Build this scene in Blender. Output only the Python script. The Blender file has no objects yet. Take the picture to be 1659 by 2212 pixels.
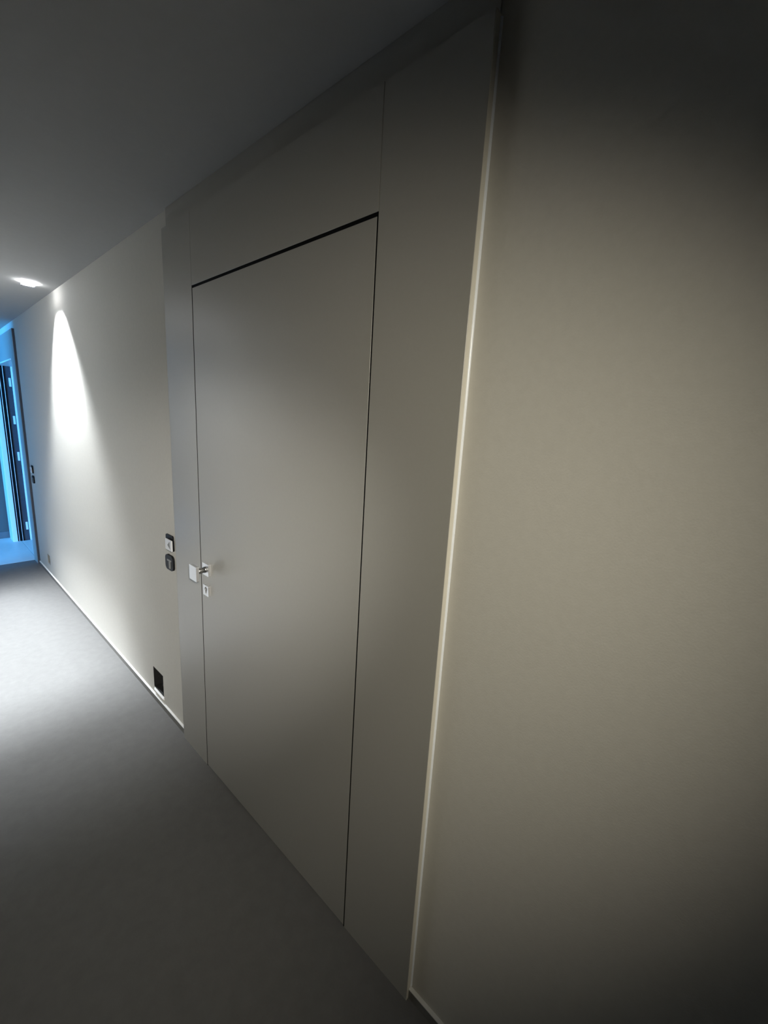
import bpy, bmesh, math
from mathutils import Vector, Matrix
S = bpy.context.scene
COL = S.collection

# ------------------------------------------------------------------ camera
F_PX = 884.7
YAW, PITCH, ROLL = 0.86323, -0.19955, 0.05836
cam_d = bpy.data.cameras.new('camera')
cam_d.sensor_fit = 'HORIZONTAL'
cam_d.sensor_width = 36.0
cam_d.lens = 36.0 * F_PX / 1659.0
cam_d.clip_start = 0.02
cam = bpy.data.objects.new('camera', cam_d)
COL.objects.link(cam)
fw = Vector((math.sin(YAW)*math.cos(PITCH), math.cos(YAW)*math.cos(PITCH), math.sin(PITCH)))
rt = fw.cross(Vector((0, 0, 1))).normalized()
up = rt.cross(fw)
r2 = rt*math.cos(ROLL) + up*math.sin(ROLL)
u2 = -rt*math.sin(ROLL) + up*math.cos(ROLL)
M = Matrix((r2, u2, -fw)).transposed().to_4x4()
M.translation = Vector((-0.7652, 0.0, 1.6140))
cam.matrix_world = M
S.camera = cam

# ------------------------------------------------------------------ view, world, lights
S.view_settings.view_transform = 'Standard'
S.view_settings.look = 'None'
S.view_settings.gamma = 1.0
S.view_settings.use_curve_mapping = False
S.view_settings.exposure = 0.0
S.cycles.use_denoising = True
S.cycles.max_bounces = 10
S.cycles.diffuse_bounces = 6
S.cycles.sample_clamp_indirect = 4.0

world = bpy.data.worlds.new('dusk_sky')
S.world = world
world.use_nodes = True
bg = world.node_tree.nodes['Background']
bg.inputs[0].default_value = (0.10, 0.42, 1.0, 1)
bg.inputs[1].default_value = 0.6

H = 2.427            # ceiling height
XW = 0.020           # plane of the right wall; the near door stands proud to x = 0
LAMPS = [(-0.125, 3.74), (-1.105, 3.74)]

def light(name, kind, loc, aim, energy, color, **kw):
    d = bpy.data.lights.new(name, kind)
    d.energy = energy
    d.color = color
    for k, v in kw.items():
        setattr(d, k, v)
    o = bpy.data.objects.new(name, d)
    COL.objects.link(o)
    o.location = loc
    o.rotation_euler = (Vector(aim)-Vector(loc)).to_track_quat('-Z', 'Y').to_euler()
    return o

# daylight entering the side room through its window opening
light('window_daylight', 'AREA', (-3.62, 3.85, 1.55), (-1.0, 5.35, 1.15), 650, (0.06, 0.40, 1.0),
      shape='RECTANGLE', size=0.9, size_y=1.8)
# two added, unseen fill spots behind the camera, shaped to imitate lens falloff
for aim, half, watts, col in (((0.02, 2.50, 0.648), 0.328, 300, (1.0, 0.97, 0.90)),
                              ((0.02, 1.82, 0.76), 0.62, 122, (1.0, 0.93, 0.755))):
    light('near_fill_spot', 'SPOT', (-1.092, -0.88, 2.058), aim, watts, col,
          spot_size=2*half, spot_blend=1.0, shadow_soft_size=0.05)

# ------------------------------------------------------------------ materials
def mat(name, color, rough=0.6, metal=0.0, var=0.0, scale=40.0, bump=0.0, bscale=300.0, spec=0.5, emit=None, es=0.0):
    m = bpy.data.materials.new(name)
    m.use_nodes = True
    nt = m.node_tree
    b = nt.nodes['Principled BSDF']
    b.inputs['Base Color'].default_value = (*color, 1)
    b.inputs['Roughness'].default_value = rough
    b.inputs['Metallic'].default_value = metal
    b.inputs['Specular IOR Level'].default_value = spec
    tc = nt.nodes.new('ShaderNodeTexCoord')
    if var > 0:
        n = nt.nodes.new('ShaderNodeTexNoise')
        n.inputs['Scale'].default_value = scale
        n.inputs['Detail'].default_value = 6
        n.inputs['Roughness'].default_value = 0.65
        nt.links.new(tc.outputs['Object'], n.inputs['Vector'])
        r = nt.nodes.new('ShaderNodeValToRGB')
        r.color_ramp.elements[0].position = 0.25
        r.color_ramp.elements[1].position = 0.75
        r.color_ramp.elements[0].color = (*[c*(1-var) for c in color], 1)
        r.color_ramp.elements[1].color = (*[min(1, c*(1+var)) for c in color], 1)
        nt.links.new(n.outputs['Fac'], r.inputs['Fac'])
        nt.links.new(r.outputs['Color'], b.inputs['Base Color'])
    if bump > 0:
        n2 = nt.nodes.new('ShaderNodeTexNoise')
        n2.inputs['Scale'].default_value = bscale
        n2.inputs['Detail'].default_value = 3
        nt.links.new(tc.outputs['Object'], n2.inputs['Vector'])
        bp = nt.nodes.new('ShaderNodeBump')
        bp.inputs['Strength'].default_value = bump
        bp.inputs['Distance'].default_value = 0.002
        nt.links.new(n2.outputs['Fac'], bp.inputs['Height'])
        nt.links.new(bp.outputs['Normal'], b.inputs['Normal'])
    if emit:
        b.inputs['Emission Color'].default_value = (*emit, 1)
        b.inputs['Emission Strength'].default_value = es
    return m

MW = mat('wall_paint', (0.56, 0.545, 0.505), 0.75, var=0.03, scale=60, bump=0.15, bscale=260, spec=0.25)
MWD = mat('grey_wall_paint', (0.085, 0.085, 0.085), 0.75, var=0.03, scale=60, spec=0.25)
MC = mat('ceiling_paint', (0.37, 0.367, 0.356), 0.9, var=0.02, scale=30, bump=0.1, spec=0.2)
MF = mat('floor_screed', (0.118, 0.117, 0.1145), 0.7, var=0.09, scale=22, bump=0.25, bscale=140, spec=0.3)
MPF = mat('far_panel_lacquer', (0.30, 0.295, 0.28), 0.5, var=0.02, scale=90, spec=0.35)
MT = mat('pale_tile', (0.60, 0.60, 0.59), 0.45, var=0.04, scale=15, spec=0.4)
MP = mat('panel_lacquer', (0.34, 0.332, 0.308), 0.34, var=0.02, scale=90, bump=0.06, bscale=500, spec=1.0)
ME = mat('panel_edge_band', (0.72, 0.69, 0.615), 0.45, var=0.02, scale=50)
MB = mat('white_bead', (0.86, 0.90, 0.97), 0.25, var=0.02, scale=80)
MBB = mat('baseboard_white', (0.66, 0.66, 0.65), 0.4, var=0.03, scale=50)
MBG = mat('baseboard_grey', (0.16, 0.158, 0.15), 0.5, var=0.03, scale=50)
MBD = mat('baseboard_dark', (0.10, 0.105, 0.115), 0.5, var=0.05)
MBK = mat('black_plastic', (0.006, 0.006, 0.007), 0.5, var=0.1, spec=0.2)
MDG = mat('dark_grey_plastic', (0.016, 0.016, 0.0155), 0.6, spec=0.2, var=0.3, scale=60)
MGR = mat('grey_plastic', (0.22, 0.22, 0.21), 0.5, var=0.05)
MWP = mat('white_plastic', (0.80, 0.80, 0.81), 0.35, var=0.02)
MAL = mat('satin_aluminium', (0.92, 0.92, 0.93), 0.42, 1.0, var=0.03, scale=120, bump=0.03)
MNK = mat('dark_nickel', (0.38, 0.38, 0.37), 0.35, 1.0, var=0.03)
MST = mat('dark_steel', (0.05, 0.055, 0.07), 0.45, 0.3, var=0.15, scale=30)
MRB = mat('black_rubber_and_shade', (0.004, 0.004, 0.0045), 0.8, var=0.1, spec=0.1)
MFR = mat('white_door_frame', (0.72, 0.72, 0.72), 0.4, var=0.02)
MLN = mat('lamp_lens', (0.9, 0.9, 0.9), 0.4, emit=(0.95, 0.97, 1.0), es=14.0)
MOP = mat('halo_glow', (0.9, 0.9, 0.9), 0.4, emit=(0.95, 0.97, 1.0), es=50.0)
MRF = mat('lamp_reflector', (0.85, 0.85, 0.86), 0.35, var=0.02)

# ------------------------------------------------------------------ helpers
def box(bm, a, b, bev=0.0, seg=2):
    lo = [min(a[i], b[i]) for i in range(3)]
    hi = [max(a[i], b[i]) for i in range(3)]
    r = bmesh.ops.create_cube(bm, size=1.0)
    vs = r['verts']
    for v in vs:
        v.co = Vector([(lo[i]+hi[i])/2 + v.co[i]*(hi[i]-lo[i]) for i in range(3)])
    if bev > 0:
        es = list({e for v in vs for e in v.link_edges})
        bmesh.ops.bevel(bm, geom=es, offset=bev, segments=seg, profile=0.5, affect='EDGES')

def obj(name, bm, m, parent=None, smooth=False):
    bmesh.ops.recalc_face_normals(bm, faces=bm.faces[:])
    me = bpy.data.meshes.new(name)
    bm.to_mesh(me)
    bm.free()
    me.materials.append(m)
    if smooth:
        for p in me.polygons:
            p.use_smooth = True
    o = bpy.data.objects.new(name, me)
    COL.objects.link(o)
    if parent is not None:
        o.parent = parent
        o.matrix_parent_inverse = Matrix.Translation(-world_loc(parent))
    return o

def world_loc(o):
    l = Vector(o.location)
    return l

def bobj(name, a, b, m, parent=None, bev=0.0, seg=2):
    bm = bmesh.new()
    box(bm, a, b, bev, seg)
    return obj(name, bm, m, parent)

def tag(o, label=None, cat=None, group=None, kind=None):
    if label: o['label'] = label
    if cat: o['category'] = cat
    if group: o['group'] = group
    if kind: o['kind'] = kind
    return o

def empty(name, loc, **kw):
    o = bpy.data.objects.new(name, None)
    o.empty_display_size = 0.1
    COL.objects.link(o)
    o.location = loc
    return tag(o, **kw)

def rrect(cy, cz, w, h, r, n=6):
    """rounded rectangle in the y-z plane"""
    pts = []
    for (sy, sz, a0) in ((1, 1, 0), (-1, 1, 90), (-1, -1, 180), (1, -1, 270)):
        for k in range(n+1):
            a = math.radians(a0 + 90*k/n)
            pts.append((cy + sy*(w/2-r) + r*math.cos(a), cz + sz*(h/2-r) + r*math.sin(a)))
    return pts

def prism(bm, pts, x0, x1, hole=None):
    """y-z outline extruded between x0 and x1; an optional same-length hole outline makes a ring"""
    n = len(pts)
    A = [bm.verts.new((x0, p[0], p[1])) for p in pts]
    B = [bm.verts.new((x1, p[0], p[1])) for p in pts]
    for i in range(n):
        j = (i+1) % n
        bm.faces.new((A[i], A[j], B[j], B[i]))
    if hole is None:
        bm.faces.new(A); bm.faces.new(B)
    else:
        a = [bm.verts.new((x0, p[0], p[1])) for p in hole]
        b = [bm.verts.new((x1, p[0], p[1])) for p in hole]
        for i in range(n):
            j = (i+1) % n
            bm.faces.new((a[i], a[j], b[j], b[i]))
            bm.faces.new((A[i], A[j], a[j], a[i]))
            bm.faces.new((B[i], B[j], b[j], b[i]))

def tube_x(bm, cy, cz, r, x0, x1, n=28):
    prism(bm, [(cy+r*math.cos(2*math.pi*k/n), cz+r*math.sin(2*math.pi*k/n)) for k in range(n)], x0, x1)

def bevel_all(bm, off, seg=2, ang=35):
    es = [e for e in bm.edges if len(e.link_faces) == 2 and e.calc_face_angle(0) > math.radians(ang)]
    bmesh.ops.bevel(bm, geom=es, offset=off, segments=seg, profile=0.5, affect='EDGES')

def holed_wall(name, x0, x1, y0, y1, z0, z1, holes, m):
    """wall slab between x0 and x1 with rectangular through-holes (ya, yb, za, zb)"""
    ys = sorted({y0, y1, *[h[0] for h in holes], *[h[1] for h in holes]})
    zs = sorted({z0, z1, *[h[2] for h in holes], *[h[3] for h in holes]})
    bm = bmesh.new()
    cache = {}
    def V(x, y, z):
        k = (round(x, 5), round(y, 5), round(z, 5))
        if k not in cache:
            cache[k] = bm.verts.new(k)
        return cache[k]
    def solid(i, j):
        if i < 0 or j < 0 or i >= len(ys)-1 or j >= len(zs)-1:
            return False
        cy, cz = (ys[i]+ys[i+1])/2, (zs[j]+zs[j+1])/2
        return not any(h[0] < cy < h[1] and h[2] < cz < h[3] for h in holes)
    for i in range(len(ys)-1):
        for j in range(len(zs)-1):
            if not solid(i, j):
                continue
            a, b, c, d = ys[i], ys[i+1], zs[j], zs[j+1]
            for x in (x0, x1):
                bm.faces.new((V(x, a, c), V(x, b, c), V(x, b, d), V(x, a, d)))
            if not solid(i-1, j): bm.faces.new((V(x0, a, c), V(x0, a, d), V(x1, a, d), V(x1, a, c)))
            if not solid(i+1, j): bm.faces.new((V(x0, b, c), V(x0, b, d), V(x1, b, d), V(x1, b, c)))
            if not solid(i, j-1): bm.faces.new((V(x0, a, c), V(x0, b, c), V(x1, b, c), V(x1, a, c)))
            if not solid(i, j+1): bm.faces.new((V(x0, a, d), V(x0, b, d), V(x1, b, d), V(x1, a, d)))
    return tag(obj(name, bm, m), kind='structure')

def struct(name, a, b, m, label, cat):
    return tag(bobj(name, a, b, m), label, cat, kind='structure')

# ------------------------------------------------------------------ the room
YN, YF = 0.463, 1.920          # near and far edge of the near door's panelling
YD0, YD1 = 0.7228, 1.6697      # door leaf
ZD, ZT = 2.10, 2.351           # leaf top, panelling top
YE = 5.44                      # near edge of the far door's panelling
Y2A, Y2B = 5.64, 6.56          # opening of the far doorway
YEND = 6.80

struct('floor', (-3.60, -2.2, -0.12), (1.60, YEND+0.1, 0.0), MF,
       'plain pale grey floor with a fine mottled grain, bright below the ceiling lamp', 'floor')

struct('floor_lobby', (-3.50, 5.62, -0.002), (XW, YEND, 0.0015), MT,
       'pale tiled floor past the far doorway, bright blue in the daylight', 'floor')

# ceiling slab with the square cut-out of the lamp
LS = 0.029
bm = bmesh.new()
(ax, ly), (bx, _) = sorted(LAMPS)
for (xa, xb, ya, yb) in ((-3.60, 1.60, -2.2, ly-LS), (-3.60, 1.60, ly+LS, YEND+0.1),
                         (-3.60, ax-LS, ly-LS, ly+LS), (ax+LS, bx-LS, ly-LS, ly+LS), (bx+LS, 1.60, ly-LS, ly+LS)):
    box(bm, (xa, ya, H), (xb, yb, H+0.12))
tag(obj('ceiling', bm, MC), 'smooth white painted corridor ceiling, dark above the near door', 'ceiling', kind='structure')

wr = holed_wall('wall_right', XW, XW+0.25, -2.2, YEND, 0.0, H,
                [(YD0-0.012, YD1+0.012, 0.0, ZD+0.016),
                 (2.216, 2.354, 0.070, 0.200),
                 (4.935, 5.040, 0.112, 0.212),
                 (Y2A, Y2B, 0.0, 2.09)], MW)
tag(wr, 'greige painted corridor wall on the right, lit by a white wedge of light', 'wall')
# back of the niches and the far doorway
struct('wall_right_back', (XW+0.25, -2.2, 0.0), (XW+0.30, 5.60, H), MW, 'greige wall backing behind the near door', 'wall')
struct('wall_left', (-1.40, 2.40, 0.0), (-1.25, 4.98, H), MW, 'greige corridor wall opposite the flush door', 'wall')
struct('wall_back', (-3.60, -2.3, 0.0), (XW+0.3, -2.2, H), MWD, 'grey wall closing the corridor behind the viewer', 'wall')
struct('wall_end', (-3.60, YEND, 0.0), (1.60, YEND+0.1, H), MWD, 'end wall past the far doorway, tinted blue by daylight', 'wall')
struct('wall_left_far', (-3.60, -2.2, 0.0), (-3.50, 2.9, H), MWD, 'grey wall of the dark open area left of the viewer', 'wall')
wl = holed_wall('wall_side_room', -3.60, -3.50, 2.9, YEND, 0.0, H, [(3.35, 4.35, 0.55, 2.40)], MW)
tag(wl, 'side room wall with the window opening that lets the blue daylight in', 'wall')
struct('wall_side_room_near', (-3.50, 2.9, 0.0), (-1.40, 3.0, H), MW, 'side room wall nearer the viewer', 'wall')

def baseboard(name, y0, y1, label, hb=0.033, tb=0.011):
    o = tag(bobj(name, (XW-tb+0.0006, y0, 0.0), (XW, y1, hb-0.004), MBG), label, 'baseboard', kind='structure')
    bobj('top_cap', (XW-tb, y0, hb-0.004), (XW, y1, hb), MBB, o, 0.0012)['label'] = 'white top ledge'
    return o
baseboard('baseboard_right', YF, YE, 'low grey baseboard between the two doors, its white top ledge brightly lit')
baseboard('baseboard_right_near', -2.2, YN, 'low dark baseboard at the bottom right corner, beside the near door panel')
struct('baseboard_end', (-3.5, YEND-0.012, 0.0), (XW, YEND, 0.085), MBD, 'dark baseboard along the far end wall', 'baseboard')
bm = bmesh.new()
n = 10
pts = [(XW, YN-0.0045)] + [(XW-0.0042*math.sin(math.pi/2*k/n), YN-0.0045*math.cos(math.pi/2*k/n)) for k in range(1, n)] + [(XW-0.0042, YN), (XW, YN)]
A = [bm.verts.new((p[0], p[1], 0.036)) for p in pts]
B = [bm.verts.new((p[0], p[1], ZT-0.004)) for p in pts]
for i in range(len(pts)):
    j = (i+1) % len(pts)
    bm.faces.new((A[i], A[j], B[j], B[i]))
bm.faces.new(A); bm.faces.new(B)
tag(obj('trim_1', bm, MB), 'thin bright white bead running up the corner between near wall and door panel', 'trim', kind='structure')

# ------------------------------------------------------------------ near flush door
d1 = empty('door_1', (0, (YD0+YD1)/2, 0), kind='structure',
           label='near flush greige door set in matching wall panels, with a square silver knob', cat='door')
g = 0.0016
top_gap, side_gap, far_gap = 0.010, 0.0045, 0.0065
leaf = bobj('leaf', (0.0, YD0+side_gap, 0.006), (0.042, YD1-far_gap, ZD-top_gap), MP, d1, 0.0004, 1)
bobj('stile_panel', (0.0, YN, 0.0), (XW-0.0003, YD0, ZT), MP, d1, 0.0004, 1)['label'] = 'narrow fixed panel on the near side of the leaf'
bobj('stile_panel', (0.0, YD1, 0.0), (XW-0.0003, YF, ZT), MP, d1, 0.0004, 1)['label'] = 'narrow fixed panel on the far side of the leaf'
bobj('transom_panel', (0.0, YD0+g, ZD), (XW-0.0003, YD1-g, ZT), MP, d1, 0.0004, 1)['label'] = 'wide fixed panel above the leaf'
bobj('shade_strip', (XW-0.006, YN, ZT+0.0005), (XW-0.0003, YF-0.012, H-0.0005), MP, d1)['label'] = 'recessed strip between the panels and the ceiling, its dark colour standing in for shade'  # panel colour laid over the wall band to imitate the shade above the panels
bobj('edge_band', (0.0004, YN-0.0008, 0.0), (XW-0.0004, YN-0.00005, ZT-0.0003), ME, d1)['label'] = 'pale beige edge strip facing the viewer'

for (a, b) in (((0.0004, YD0+0.0004, 0.0), (0.018, YD0+side_gap, ZD)), ((0.0004, YD1-far_gap, 0.0), (0.018, YD1-0.0004, ZD)),
               ((0.0004, YD0+side_gap, ZD-top_gap), (0.018, YD1-side_gap, ZD-0.0004)), ((0.004, YD0+side_gap, 0.0), (0.03, YD1-side_gap, 0.006))):
    bobj('gap_shade', a, b, MRB, d1)['label'] = 'black strip standing in for the shade in the gap round the leaf'  # black fill paints the darkness of the open gaps
KY, KZ = 1.606, 0.998
bm = bmesh.new(); prism(bm, rrect(KY, KZ, 0.052, 0.052, 0.002, 3), -0.0105, 0.0); bevel_all(bm, 0.0012)
obj('rosette', bm, MAL, d1)['label'] = 'square silver plate behind the knob'
kb = bmesh.new(); prism(kb, rrect(KY-0.008, KZ, 0.062, 0.062, 0.002, 3), -0.066, -0.054); bevel_all(kb, 0.0016)
knob = obj('knob', kb, MAL, d1); knob['label'] = 'flat square silver knob plate'
bm = bmesh.new()
tube_x(bm, KY-0.002, KZ, 0.0115, -0.0540, -0.0165)
obj('neck', bm, MNK, knob, True)
bm = bmesh.new()
tube_x(bm, KY, KZ, 0.0128, -0.0165, -0.0105)
obj('collar', bm, MNK, knob, True)
EY, EZ = 1.609, 0.904
# escutcheon: a square ring plate with a profile-cylinder keyhole sunk in it
def keyhole(cy, cz, n):
    pts = []
    r, w, drop = 0.0102, 0.0066, 0.0200
    a0 = math.asin(w/r)
    m = n-2
    for k in range(m):
        a = -math.pi/2 + a0 + (2*math.pi-2*a0)*k/(m-1)
        pts.append((cy+r*math.cos(a), cz+r*math.sin(a)))
    pts.append((cy-w, cz-drop)); pts.append((cy+w, cz-drop))
    return pts
nk = 28
kh = keyhole(EY-0.002, EZ+0.0065, nk)
bm = bmesh.new()
fronts = []
for outline in (rrect(EY, EZ, 0.046, 0.046, 0.0025, 3), kh):
    n = len(outline)
    A = [bm.verts.new((-0.010, p[0], p[1])) for p in outline]
    B = [bm.verts.new((0.0, p[0], p[1])) for p in outline]
    for i in range(n):
        bm.faces.new((A[i], A[(i+1) % n], B[(i+1) % n], B[i]))
    fronts += [bm.edges.get((A[i], A[(i+1) % n])) for i in range(n)]
bmesh.ops.triangle_fill(bm, use_beauty=True, use_dissolve=False, edges=fronts, normal=(-1, 0, 0))
esc = obj('escutcheon', bm, MAL, d1); esc['label'] = 'square silver lock plate below the knob'
bm = bmesh.new(); prism(bm, kh, -0.0035, -0.0005)
obj('lock_cylinder', bm, MRB, esc)['label'] = 'dark keyhole cylinder'

# ------------------------------------------------------------------ switches on the wall
def rocker_switch(cy, cz, label):
    e = empty('wall_switch', (XW, cy, cz), label=label, cat='switch', group='wall switches')
    w = 0.082
    bm = bmesh.new(); prism(bm, rrect(cy, cz, w, 0.078, 0.010), XW-0.006, XW); bevel_all(bm, 0.001, 1)
    obj('mounting_frame', bm, MBK, e)['label'] = 'black mounting frame'
    c = (cy-0.022, cz-0.004)
    bm = bmesh.new(); prism(bm, rrect(c[0], c[1], 0.072, 0.052, 0.003, 3), XW-0.0155, XW-0.006)
    obj('rocker_body', bm, MBK, e)
    bm = bmesh.new(); prism(bm, rrect(c[0], c[1], 0.074, 0.054, 0.003, 3), XW-0.019, XW-0.0155); bevel_all(bm, 0.0008, 1)
    rk = obj('rocker', bm, MWP, e); rk['label'] = 'white rocker face standing proud of the frame'
    bm = bmesh.new()
    prism(bm, [(c[0]-0.018, c[1]-0.019), (c[0]-0.014, c[1]+0.019), (c[0]+0.012, c[1]-0.002)], XW-0.0196, XW-0.0185)
    obj('toggle_mark', bm, MGR, rk)['label'] = 'grey wedge on the rocker'
    return e
def black_socket(cy, cz, label):
    e = empty('wall_socket', (XW, cy, cz), label=label, cat='socket', group='black wall sockets')
    bm = bmesh.new(); prism(bm, rrect(cy, cz, 0.088, 0.076, 0.022, 8), XW-0.010, XW); bevel_all(bm, 0.002)
    obj('body', bm, MBK, e)
    bm = bmesh.new(); prism(bm, rrect(cy-0.006, cz+0.013, 0.044, 0.008, 0.002, 2), XW-0.0125, XW-0.009)  # the grey T on the body is a painted glint
    obj('glint_bar', bm, MGR, e)['label'] = 'grey cross bar standing in for a glint'
    bm = bmesh.new(); prism(bm, rrect(cy-0.010, cz-0.010, 0.016, 0.036, 0.002, 2), XW-0.0125, XW-0.009)
    obj('glint_stem', bm, MGR, e)['label'] = 'grey upright bar standing in for a glint'
    return e
rocker_switch(2.025, 1.014, 'white rocker switch on a black frame beside the near door, above the black socket')
black_socket(2.030, 0.912, 'black rounded wall socket beside the near door, below the white rocker switch')
rocker_switch(5.300, 1.022, 'small far white rocker switch with black frame beside the blue doorway')
black_socket(5.290, 0.922, 'small far black wall socket beside the blue doorway, below its switch')

# ------------------------------------------------------------------ open low wall boxes
def low_box(ya, yb, za, zb, label, dark, ledge=True):
    e = empty('wall_box', (XW, (ya+yb)/2, za), label=label, cat='socket box', group='low wall boxes')
    t, dp = 0.003, 0.060
    bm = bmesh.new()
    box(bm, (XW, ya, za), (XW+dp, ya+t, zb)); box(bm, (XW, yb-t, za), (XW+dp, yb, zb))
    box(bm, (XW, ya+t, za), (XW+dp, yb-t, za+t)); box(bm, (XW, ya+t, zb-t), (XW+dp, yb-t, zb))
    box(bm, (XW+dp-t, ya+t, za+t), (XW+dp, yb-t, zb-t))
    obj('box_shell', bm, dark, e)
    if ledge:
        bm = bmesh.new()
        L = [(XW-0.007, ya-0.002, za-0.012), (XW-0.007, yb-0.012, za-0.010), (XW, yb-0.006, za-0.003), (XW, ya-0.002, za-0.003)]
        vs = [bm.verts.new(p) for p in L] + [bm.verts.new((XW, p[1], p[2]-0.010)) for p in L]
        bm.faces.new(vs[:4])
        for i in range(4):
            bm.faces.new((vs[i], vs[(i+1) % 4], vs[4+(i+1) % 4], vs[4+i]))
        bm.faces.new(vs[4:])
        obj('plaster_ledge', bm, MWP, e)['label'] = 'rough white lip under the box'
        bm = bmesh.new()
        cy, cz = ya+0.055, za+0.065
        for k in range(3):
            box(bm, (XW+0.020, cy-0.018+0.018*k, cz-0.040), (XW+0.050, cy-0.010+0.018*k, cz+0.045), 0.002, 1)
        obj('terminal_block', bm, MBK, e)
        bobj('wire_stub', (XW+0.004, ya+0.010, za+0.055), (XW+0.030, ya+0.018, za+0.072), MGR, e, 0.002)['label'] = 'grey wire stub'
    return e
low_box(2.216, 2.354, 0.070, 0.200, 'open black wall box without cover, low on the wall near the near door', MDG)
low_box(4.935, 5.040, 0.112, 0.212, 'small far grey wall box low on the wall near the blue doorway', MGR, False)

# ------------------------------------------------------------------ recessed lamps
def recessed_lamp(lx, ly, label, watts, beam, RC):
    dl = empty('recessed_lamp', (lx, ly, H), label=label, cat='ceiling lamp')
    t = 0.002
    bm = bmesh.new()
    for (xa, xb, ya, yb) in ((-LS, -LS+t, -LS, LS), (LS-t, LS, -LS, LS), (-LS+t, LS-t, -LS, -LS+t), (-LS+t, LS-t, LS-t, LS)):
        box(bm, (lx+xa, ly+ya, H), (lx+xb, ly+yb, H+RC+0.02))
    box(bm, (lx-LS, ly-LS, H+RC+0.02), (lx+LS, ly+LS, H+RC+0.024))
    obj('reflector', bm, MRF, dl)
    bm = bmesh.new()
    w = 0.006
    for (xa, xb, ya, yb) in ((-LS-w, -LS, -LS-w, LS+w), (LS, LS+w, -LS-w, LS+w), (-LS, LS, -LS-w, -LS), (-LS, LS, LS, LS+w)):
        box(bm, (lx+xa, ly+ya, H-0.016), (lx+xb, ly+yb, H))
    obj('halo_ring', bm, MOP, dl)['label'] = 'glowing ring added to cast a halo on the ceiling'  # added to the lamp so its glowing sides brighten the ceiling nearby
    bm = bmesh.new()
    for (xa, xb, ya, yb) in ((-LS-w, -LS, -LS-w, LS+w), (LS, LS+w, -LS-w, LS+w), (-LS, LS, -LS-w, -LS), (-LS, LS, LS, LS+w)):
        box(bm, (lx+xa, ly+ya, H-0.0175), (lx+xb, ly+yb, H-0.0161))
    obj('trim_frame', bm, MFR, dl)['label'] = 'thin white frame under the ring'
    bobj('lens', (lx-0.02, ly-0.02, H+RC+0.012), (lx+0.02, ly+0.02, H+RC+0.0195), MLN, dl, 0.002)
    light('recessed_lamp_beam', 'SPOT', (lx, ly, H+RC), (lx, ly-0.22, 0), watts, (0.90, 0.95, 1.0),
          spot_size=math.radians(beam), spot_blend=0.75, shadow_soft_size=0.008)
recessed_lamp(*LAMPS[0], 'small square recessed ceiling lamp casting a white wedge on the right wall', 440, 94, 0.0255)
recessed_lamp(*LAMPS[1], 'second square recessed ceiling lamp, close to the left wall', 1300, 88, 0.046)

# ------------------------------------------------------------------ far doorway with its security frame
d2 = empty('door_2', (0, (Y2A+Y2B)/2, 0), kind='structure',
           label='far open doorway with steel security jamb, lit blue by daylight', cat='door')
bobj('stile_panel', (0.0, YE, 0.0), (XW-0.0003, Y2A, ZT), MPF, d2, 0.0008)['label'] = 'fixed panel on the near side of the far doorway'
bobj('edge_band', (0.0004, YE-0.0008, 0.0), (XW-0.0004, YE-0.00005, ZT-0.0003), MST, d2)['label'] = 'edge strip facing the corridor, its shade put into the dark colour'  # dark material here paints the shaded return edge of the panel
bobj('transom_panel', (0.0, Y2A+g, 2.09), (XW-0.0003, YEND-0.001, ZT), MPF, d2, 0.0008)['label'] = 'fixed panel above the far doorway'
bobj('lintel_edge', (-0.006, Y2A+0.01, 2.075), (XW+0.12, Y2B, 2.0895), MFR, d2, 0.002)['label'] = 'white head of the frame'
bobj('casing', (-0.056, Y2B-0.022, 0.0), (-0.010, Y2B+0.20, 2.09), MFR, d2, 0.003)['label'] = 'white upright casing'
jb = bobj('jamb', (-0.0098, Y2B-0.004, 0.0), (0.160, Y2B-0.0003, 2.074), MST, d2); jb['label'] = 'dark steel jamb'
bobj('gasket', (-0.0095, Y2B-0.014, 0.0), (0.0015, Y2B-0.0042, 2.074), MRB, jb, 0.002)['label'] = 'black rubber seal'
bobj('seal_rail', (0.0020, Y2B-0.016, 0.0), (0.0080, Y2B-0.0042, 2.074), MAL, jb, 0.001)['label'] = 'thin bright metal rail'
bobj('gasket', (0.0085, Y2B-0.014, 0.0), (0.0340, Y2B-0.0042, 2.074), MRB, jb, 0.002)['label'] = 'black rubber seal'
bobj('seal_rail', (0.0345, Y2B-0.016, 0.0), (0.0400, Y2B-0.0042, 2.074), MAL, jb, 0.001)['label'] = 'thin bright metal rail'
bobj('gasket', (0.0405, Y2B-0.012, 0.0), (0.0520, Y2B-0.0042, 2.074), MRB, jb, 0.002)['label'] = 'black rubber seal'
for za, zb in ((1.848, 1.945), (1.420, 1.515), (0.990, 1.093), (0.135, 0.232)):
    bobj('strike_plate', (0.080, Y2B-0.0075, za), (0.100, Y2B-0.0042, zb), MFR, jb, 0.001)['label'] = 'bright steel strike plate'
st = bobj('stop_rail', (0.107, Y2B-0.020, 0.0), (0.124, Y2B-0.0042, 2.074), MFR, d2, 0.002); st['label'] = 'white stop rail'
bobj('stop_rail', (0.128, Y2B-0.030, 0.0), (0.160, Y2B-0.0042, 2.074), MFR, d2, 0.002)['label'] = 'white stop rail'
bobj('threshold', (0.023, Y2A+0.002, 0.0), (0.268, Y2B-0.032, 0.004), MT, d2, 0.001)
struct('wall_doorway_back', (1.50, 5.65, 0.0), (1.60, YEND, H), MW, 'wall of the room behind the far doorway', 'wall')
struct('wall_doorway_side', (XW+0.30, 5.55, 0.0), (1.50, 5.65, H), MW, 'near side wall of the room behind the far doorway', 'wall')
